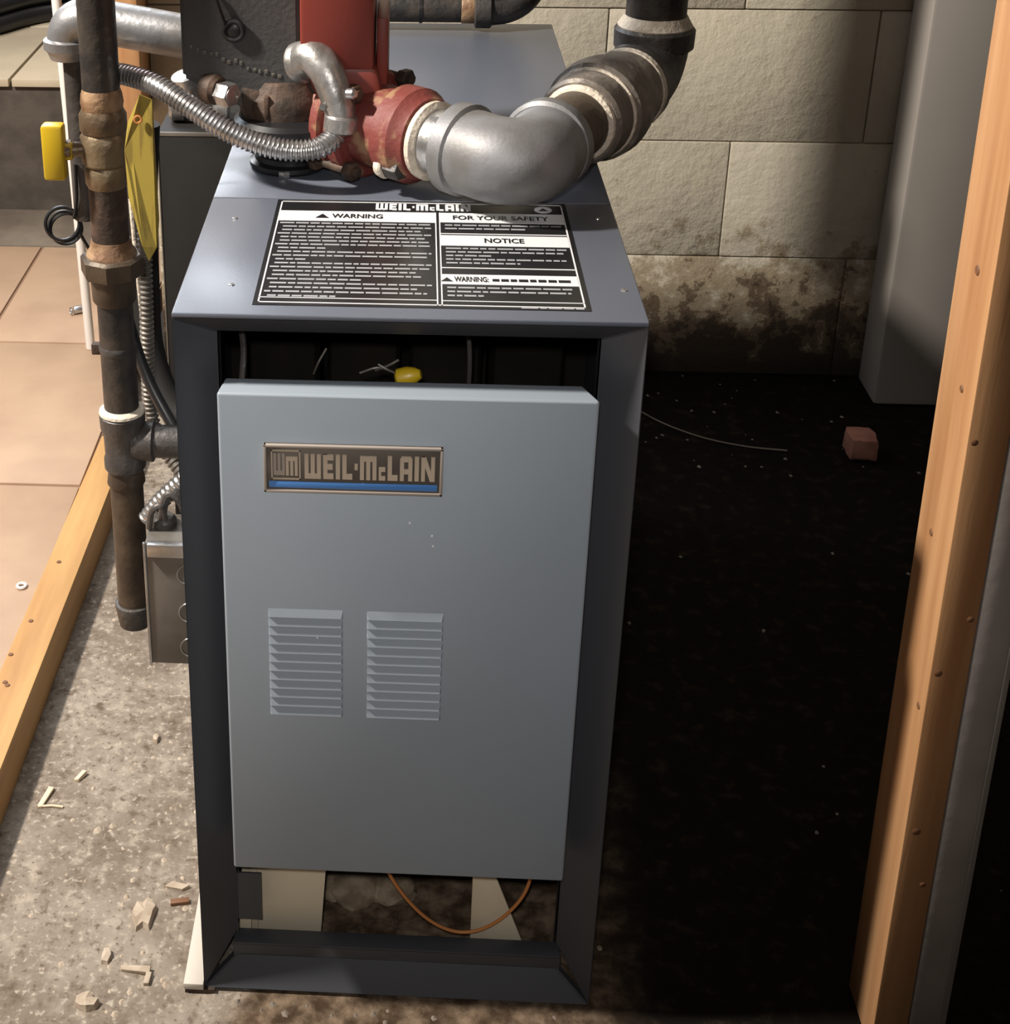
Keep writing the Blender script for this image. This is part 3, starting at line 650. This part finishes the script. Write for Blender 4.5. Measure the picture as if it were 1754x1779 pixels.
# ------------------------------------------------------------------ silver pipe, cabinet and bits behind on the left
sv = thing('silver_pipe', (-.09, .38, .79), 'dull silver pipe with elbow running left from the dark control box behind the gas pipe', 'pipe')
obj('pipe', sweep(NB(), bend((-.030, .362, .787), (-.150, .380, .803), (-.150, .382, .775), .024, 10), .0205, 28), 'silver', sv)
b = NB(); lathe(b, (-.150, .382, .782), (0, 0, -1), [(0, .021), (.002, .0240), (.010, .0240), (.013, .021), (.020, .0185)], 28); obj('rim', b, 'silver', sv)
obj('tail_pipe', cyl(NB(), (-.146, .384, .772), (-.146, .384, .60), .0115, 20), 'dark_cast', sv)
pv = tag(obj('plastic_pipe', sweep(NB(), [(-.3630, 1.22, .85), (-.3600, 1.22, .63), (-.3530, 1.22, .36), (-.3460, 1.22, .0505)], .0075, 14), 'white'), 'thin white plastic pipe standing on the tiles behind the gas pipe', 'pipe')
ca = thing('black_cabinet', (-.045, .72, 0), 'black sheet-metal cabinet behind the gas pipe and left of the boiler', 'cabinet')
obj('body', box(NB(), (-.127, .70, .0), (-.004, .98, .588), .0015), 'cabinet', ca)
obj('top_rim', box(NB(), (-.1275, .6992, .5835), (-.0035, .7015, .5885), .0006), 'dull_steel', ca, label='pale worn top edge')
obj('edge_highlight', box(NB(), (-.1278, .6992, .0), (-.1262, .7008, .5835), .0004), 'dull_steel', ca)  # pale strip paints the highlight along the cabinet's left edge
gf = thing('galvanised_fitting', (-.075, .76, .588), 'shiny galvanised pipe fitting lying on the black cabinet', 'pipe fitting')
b = NB(); lathe(b, (-.118, .745, .606), (1, .05, -.02), [(0, .014), (.004, .0175), (.018, .0175), (.021, .015), (.055, .015), (.058, .0185), (.070, .0185), (.072, .016)], 24); obj('tee_body', b, 'zinc', gf)
b = NB(); cyl(b, (-.085, .745, .610), (-.092, .735, .642), .013, 20); lathe(b, (-.094, .733, .636), (-.2, -.25, .95), [(0, .013), (.002, .016), (.014, .016), (.016, .012)], 20); obj('branch', b, 'zinc', gf)
wp = tag(obj('wooden_post', box(NB(), (-.269, 1.20, .435), (-.2352, 1.29, 1.4), .003), 'wood'), 'orange wooden post at the end of the block wall behind the silver conduit', 'post')
rc = NB(); torus(rc, (-.168, .375, .597), (.35, -1, .2), .0165, .0018, 32, 8); torus(rc, (-.167, .378, .593), (.3, -1, .35), .0150, .0015, 32, 8); torus(rc, (-.166, .381, .589), (.4, -1, .1), .0155, .0015, 32, 8)
sweep(rc, crom([(-.156, .375, .603), (-.151, .370, .625), (-.150, .371, .66)], 6), .0018, 8)
sweep(rc, crom([(-.154, .38, .588), (-.147, .39, .565), (-.140, .40, .545)], 6), .0018, 8)
coil = tag(obj('wire_coil', rc, 'rubber'), 'small coil of dark wire hanging left of the gas pipe', 'wire')
hb = thing('rubber_hose', (-.72, 2.42, .328), 'bundled black rubber hose on the beige tiled step, top left', 'hose')
for k in range(11):
    row, col = divmod(k, 4) if k < 8 else (2, k-8)
    rr_ = .0185; dx = -.012*col+random.uniform(-.01, .01); dy = .042*col+.018*row; z = .328+rr_+row*.033
    obj('hose_loop', sweep(NB(), crom([(-1.05+dx, 1.96+dy, z), (-.86+dx, 2.04+dy, z), (-.745+dx, 2.17+dy, z), (-.66+dx, 2.30+dy, z), (-.50+dx, 2.40+dy, z), (-.30+dx, 2.44+dy, z)], 8), rr_, 14), 'rubber', hb)

rb = thing('rear_pipe', (.2, .95, .69), 'black pipe with tan joint and elbow crossing behind the red pump at the top edge', 'pipe')
RY, RZ = .86, .702
obj('pipe', cyl(NB(), (.02, RY, RZ), (.232, RY, RZ), .0180, 24), 'black_pipe', rb)
obj('thread_band', cyl(NB(), (.179, RY, RZ), (.183, RY, RZ), .0190, 24), 'rubber', rb)
obj('joint_sleeve', cyl(NB(), (.230, RY, RZ), (.252, RY, RZ), .0190, 24, .002), 'brass_rust', rb, label='tan doped joint')
b = NB(); lathe(b, (.246, RY, RZ+.001), (1, 0, 0), [(0, .020), (.002, .0255), (.020, .0255), (.023, .022)], 28)
sweep(b, bend((.262, RY, RZ+.001), (.312, RY+.01, RZ+.004), (.322, RY+.02, RZ+.075), .032, 12), .0225, 24); obj('elbow', b, 'dark_cast', rb)
obj('wall_shade_pipe', cyl(NB(), (.240, RY+.012, RZ+.036), (.240, RY+.012, 1.9), .0450, 28), 'black_pipe', rb, label='added unseen pipe that shades the block wall')  # unseen cylinder added to cast the dark band on the wall

# ------------------------------------------------------------------ right side: stud, board, column, brick
def lean(o, y, slope, z0_):
    o.data.transform(Matrix.Translation((0, 0, z0_)) @ Matrix.Rotation(-slope, 4, 'Y') @ Matrix.Translation((0, 0, -z0_))); return o
def lean_box(x0, x1, y0, y1, z1, slope, bev):
    """upright timber leaning sideways; foot flat on the floor"""
    dx = slope*z1; b = NB()
    return hexa(b, [(x0, y0, 0), (x1, y0, 0), (x1, y1, 0), (x0, y1, 0), (x0+dx, y0, z1), (x1+dx, y0, z1), (x1+dx, y1, z1), (x0+dx, y1, z1)], bev)
SL = -.0225
sd = thing('wooden_stud', (.597, .01, 0), 'rough orange wooden stud standing upright in the right foreground', 'stud')
obj('timber', lean_box(.583, .6115, -.030, .040, 1.7, SL, .0012), 'wood', sd)
for z, yy, s in ((.72, 0, .004), (.63, -.005, .003), (.50, .01, .003), (.36, -.018, .003)):
    obj('knot', lathe(NB(), (.583+SL*z-.0002, yy, z), (-1, 0, 0), [(0, s), (.0006, s*.8)], 12), 'knot', sd)
for z, xx, s in ((.60, .588, .003), (.45, .606, .003), (.40, .589, .0035), (.245, .592, .004), (.19, .604, .003)):
    obj('knot', lathe(NB(), (xx+SL*z, -.0298, z), (0, -1, 0), [(0, s), (.0006, s*.7)], 12), 'knot', sd)
gb = thing('grey_board', (.627, .0, 0), 'flat grey board standing right against the wooden stud', 'board')
obj('board', lean_box(.6135, .6395, -.026, .030, 1.7, SL, .001), 'board', gb)
obj('edge_bead', lean_box(.6395, .6455, -.024, .028, 1.7, SL, .001), 'column', gb, label='narrow darker edge bead')
co = thing('grey_column', (.955, 1.22, 0), 'smooth grey boxed column standing by the block wall behind the wooden stud', 'column')
obj('shaft', lean_box(.908, 1.06, 1.180, 1.272, 2.1, -.004, .006), 'column', co)
bm = NB(); b2 = bmesh.new(); bmesh.ops.create_cube(b2, size=1); bmesh.ops.subdivide_edges(b2, edges=b2.edges[:], cuts=3, use_grid_fill=True)
for v in b2.verts:
    d = v.co.normalized()*.55; q = v.co.lerp(d, .45); v.co = V((q.x*.042, q.y*.05, q.z*.038))+V((random.uniform(-1, 1), random.uniform(-1, 1), random.uniform(-1, 1)))*.0015
bmesh.ops.translate(b2, verts=b2.verts[:], vec=(.845, 1.02, .018)); merge(bm, b2)
tag(obj('brick_piece', bm, 'pink', smooth=50), 'small pinkish broken brick lying on the black floor near the grey column', 'brick')

# ------------------------------------------------------------------ timber edging of the raised floor
pk = thing('wooden_plank', (-.25, .4, 0), 'worn yellow pine plank edging the tiled floor on the left', 'plank')
b = NB(); hexa(b, [(-.312, -1.2, 0), (-.255, -1.2, 0), (-.226, .93, 0), (-.271, .93, 0), (-.312, -1.2, .052), (-.259, -1.2, .054), (-.229, .93, .050), (-.271, .93, .050)], .002)
for v in b.verts: v.co.z = max(v.co.z, .0005)
obj('timber', b, 'plank', pk)
for x, y in ((-.262, .60), (-.268, .475), (-.276, .41), (-.27, .36), (-.266, .355)): obj('knot', lathe(NB(), (x, y, .0505), (0, 0, 1), [(0, .0032), (.0012, .0025)], 10), 'knot', pk)

# ------------------------------------------------------------------ small things lying about
def flake(x, y, z, sx, sy, h, n=9, seed=0):
    rnd = random.Random(seed); b = bmesh.new(); lo = []; hi = []
    for i in range(n):
        a = 2*math.pi*i/n; r = rnd.uniform(.7, 1.1)
        lo.append(b.verts.new((x+math.cos(a)*sx*r, y+math.sin(a)*sy*r, z)))
        hi.append(b.verts.new((x+math.cos(a)*sx*r*.85, y+math.sin(a)*sy*r*.85, z+h*rnd.uniform(.6, 1.1))))
    c = b.verts.new((x, y, z+h*1.1)); b.faces.new(lo[::-1])
    for i in range(n):
        k = (i+1) % n; b.faces.new((lo[i], lo[k], hi[k], hi[i])); b.faces.new((hi[i], hi[k], c))
    return b
tag(obj('plaster_flake', flake(-.069, .084, 0, .013, .021, .007, 13, 1), 'chip', smooth=25), 'largest pale plaster flake on the concrete left of the boiler foot', 'plaster')
tag(obj('plaster_flake', flake(-.104, -.020, 0, .012, .010, .007, 9, 2), 'chip', smooth=25), 'rounded pale plaster lump at the bottom edge of the photo', 'plaster')
tag(obj('stone_chip', flake(-.098, .334, 0, .005, .007, .006, 6, 3), 'chip', smooth=0), 'small pale stone chip on the concrete near the junction box', 'stone')
tag(obj('stone_chip', flake(-.096, .032, 0, .006, .009, .005, 6, 5), 'chip', smooth=0), 'small angular chip between the plaster flake and lump', 'stone')
b = NB(); hexa(b, [(-.205, .222, 0), (-.200, .221, 0), (-.193, .249, 0), (-.199, .250, 0), (-.205, .222, .003), (-.200, .221, .003), (-.193, .249, .004), (-.199, .250, .004)], .0004); sweep(b, [(-.204, .222, .0015), (-.190, .224, .0016), (-.178, .223, .0013)], .0013, 8)
tag(obj('wood_shaving', b, 'splinter'), 'bent pale wood shaving lying on the concrete beside the plank', 'shaving')
b = NB(); hexa(b, [(-.175, .263, 0), (-.170, .262, 0), (-.163, .274, 0), (-.168, .276, 0), (-.175, .263, .003), (-.170, .262, .004), (-.163, .274, .006), (-.168, .276, .005)], .0004)
tag(obj('wood_shaving', b, 'splinter'), 'tiny pale splinter beyond the bent wood shaving', 'shaving')
b = NB(); hexa(b, [(-.080, .021, 0), (-.079, .017, 0), (-.052, .013, 0), (-.052, .020, 0), (-.080, .021, .004), (-.079, .017, .003), (-.052, .013, .005), (-.052, .020, .006)], .0004); hexa(b, [(-.056, .002, 0), (-.051, .002, 0), (-.050, .014, 0), (-.055, .014, 0), (-.056, .002, .004), (-.051, .002, .004), (-.050, .014, .005), (-.055, .014, .005)], .0004)
tag(obj('plaster_strip', b, 'chip'), 'L-shaped strip of plaster near the boiler foot', 'plaster')
b = NB(); hexa(b, [(-.037, .116, 0), (-.030, .121, 0), (-.048, .126, 0), (-.055, .120, 0), (-.037, .116, .003), (-.030, .121, .004), (-.048, .126, .003), (-.055, .120, .002)])
tag(obj('plaster_sliver', b, 'chip', smooth=0), 'thin white plaster sliver just beyond the largest flake', 'plaster')
b = NB(); box(b, (-.046, .098, 0), (-.028, .104, .004), .0006, Matrix.Rotation(.2, 3, 'Z'))
tag(obj('dark_splinter', b, 'knot'), 'short dark splinter touching the boiler base tray', 'splinter')
rnd = random.Random(11); g = NB()
def grit(n, x0, x1, y0, y1, s0, s1):
    for k in range(n):
        x, y = rnd.uniform(x0, x1), rnd.uniform(y0, y1); s = rnd.uniform(s0, s1)
        b = bmesh.new(); a = rnd.uniform(0, 6.28); pts = []
        for i in range(5):
            t_ = a+i*1.2566; q = s*rnd.uniform(.5, 1.1); pts.append((x+math.cos(t_)*q*1.3, y+math.sin(t_)*q*1.6))
        lo = [b.verts.new((p[0], p[1], 0)) for p in pts]; c = b.verts.new((x, y, s*rnd.uniform(.3, .8)))
        for i in range(5): b.faces.new((lo[i], lo[(i+1) % 5], c))
        merge(g, b)
grit(90, -.23, -.02, -.05, .62, .0008, .0026)
grit(26, -.16, -.03, -.04, .22, .0016, .0040)
gg = obj('grit', g, 'chip', smooth=0); tag(gg, 'pale plaster crumbs scattered on the concrete left of the boiler', 'grit'); gg['kind'] = 'stuff'
g = NB(); grit(70, .02, .36, -.09, -.01, .0012, .0036); grit(50, .36, 1.0, .95, 1.27, .0012, .003); grit(20, .35, .9, -.1, .95, .001, .003)
g2 = obj('grit', g, 'cream' if 0 else 'sill', smooth=0); tag(g2, 'dull grit scattered on the black floor around and right of the boiler', 'grit'); g2['kind'] = 'stuff'
tag(obj('metal_washer', torus(NB(), (-.296, .544, .0522), (0, 0, 1), .0052, .0020, 20, 8), 'white'), 'small white ring washer on the tile beside the plank', 'washer')
b = NB(); cyl(b, (-.402, 1.352, .057), (-.384, 1.362, .057), .007, 12, .001); torus(b, (-.406, 1.35, .056), (1, .5, 0), .006, .0015, 14, 6)
tag(obj('pipe_clip', b, 'steel'), 'small shiny metal clip lying on the tile left of the gas pipe', 'clip')
tag(obj('plaster_flake', flake(-.322, .515, .050, .006, .014, .004, 7, 9), 'white', smooth=0), 'white flake on the tile at the left edge of the photo', 'plaster')
# thin pale wire curling on the black floor by the wall
tag(obj('thin_wire', sweep(NB(), crom([(.52, 1.16, .003), (.565, 1.10, .003), (.62, 1.055, .003), (.68, 1.03, .003), (.74, 1.02, .003)], 8), .0012, 6), 'sill'), 'thin pale wire curling on the black floor right of the boiler', 'wire')
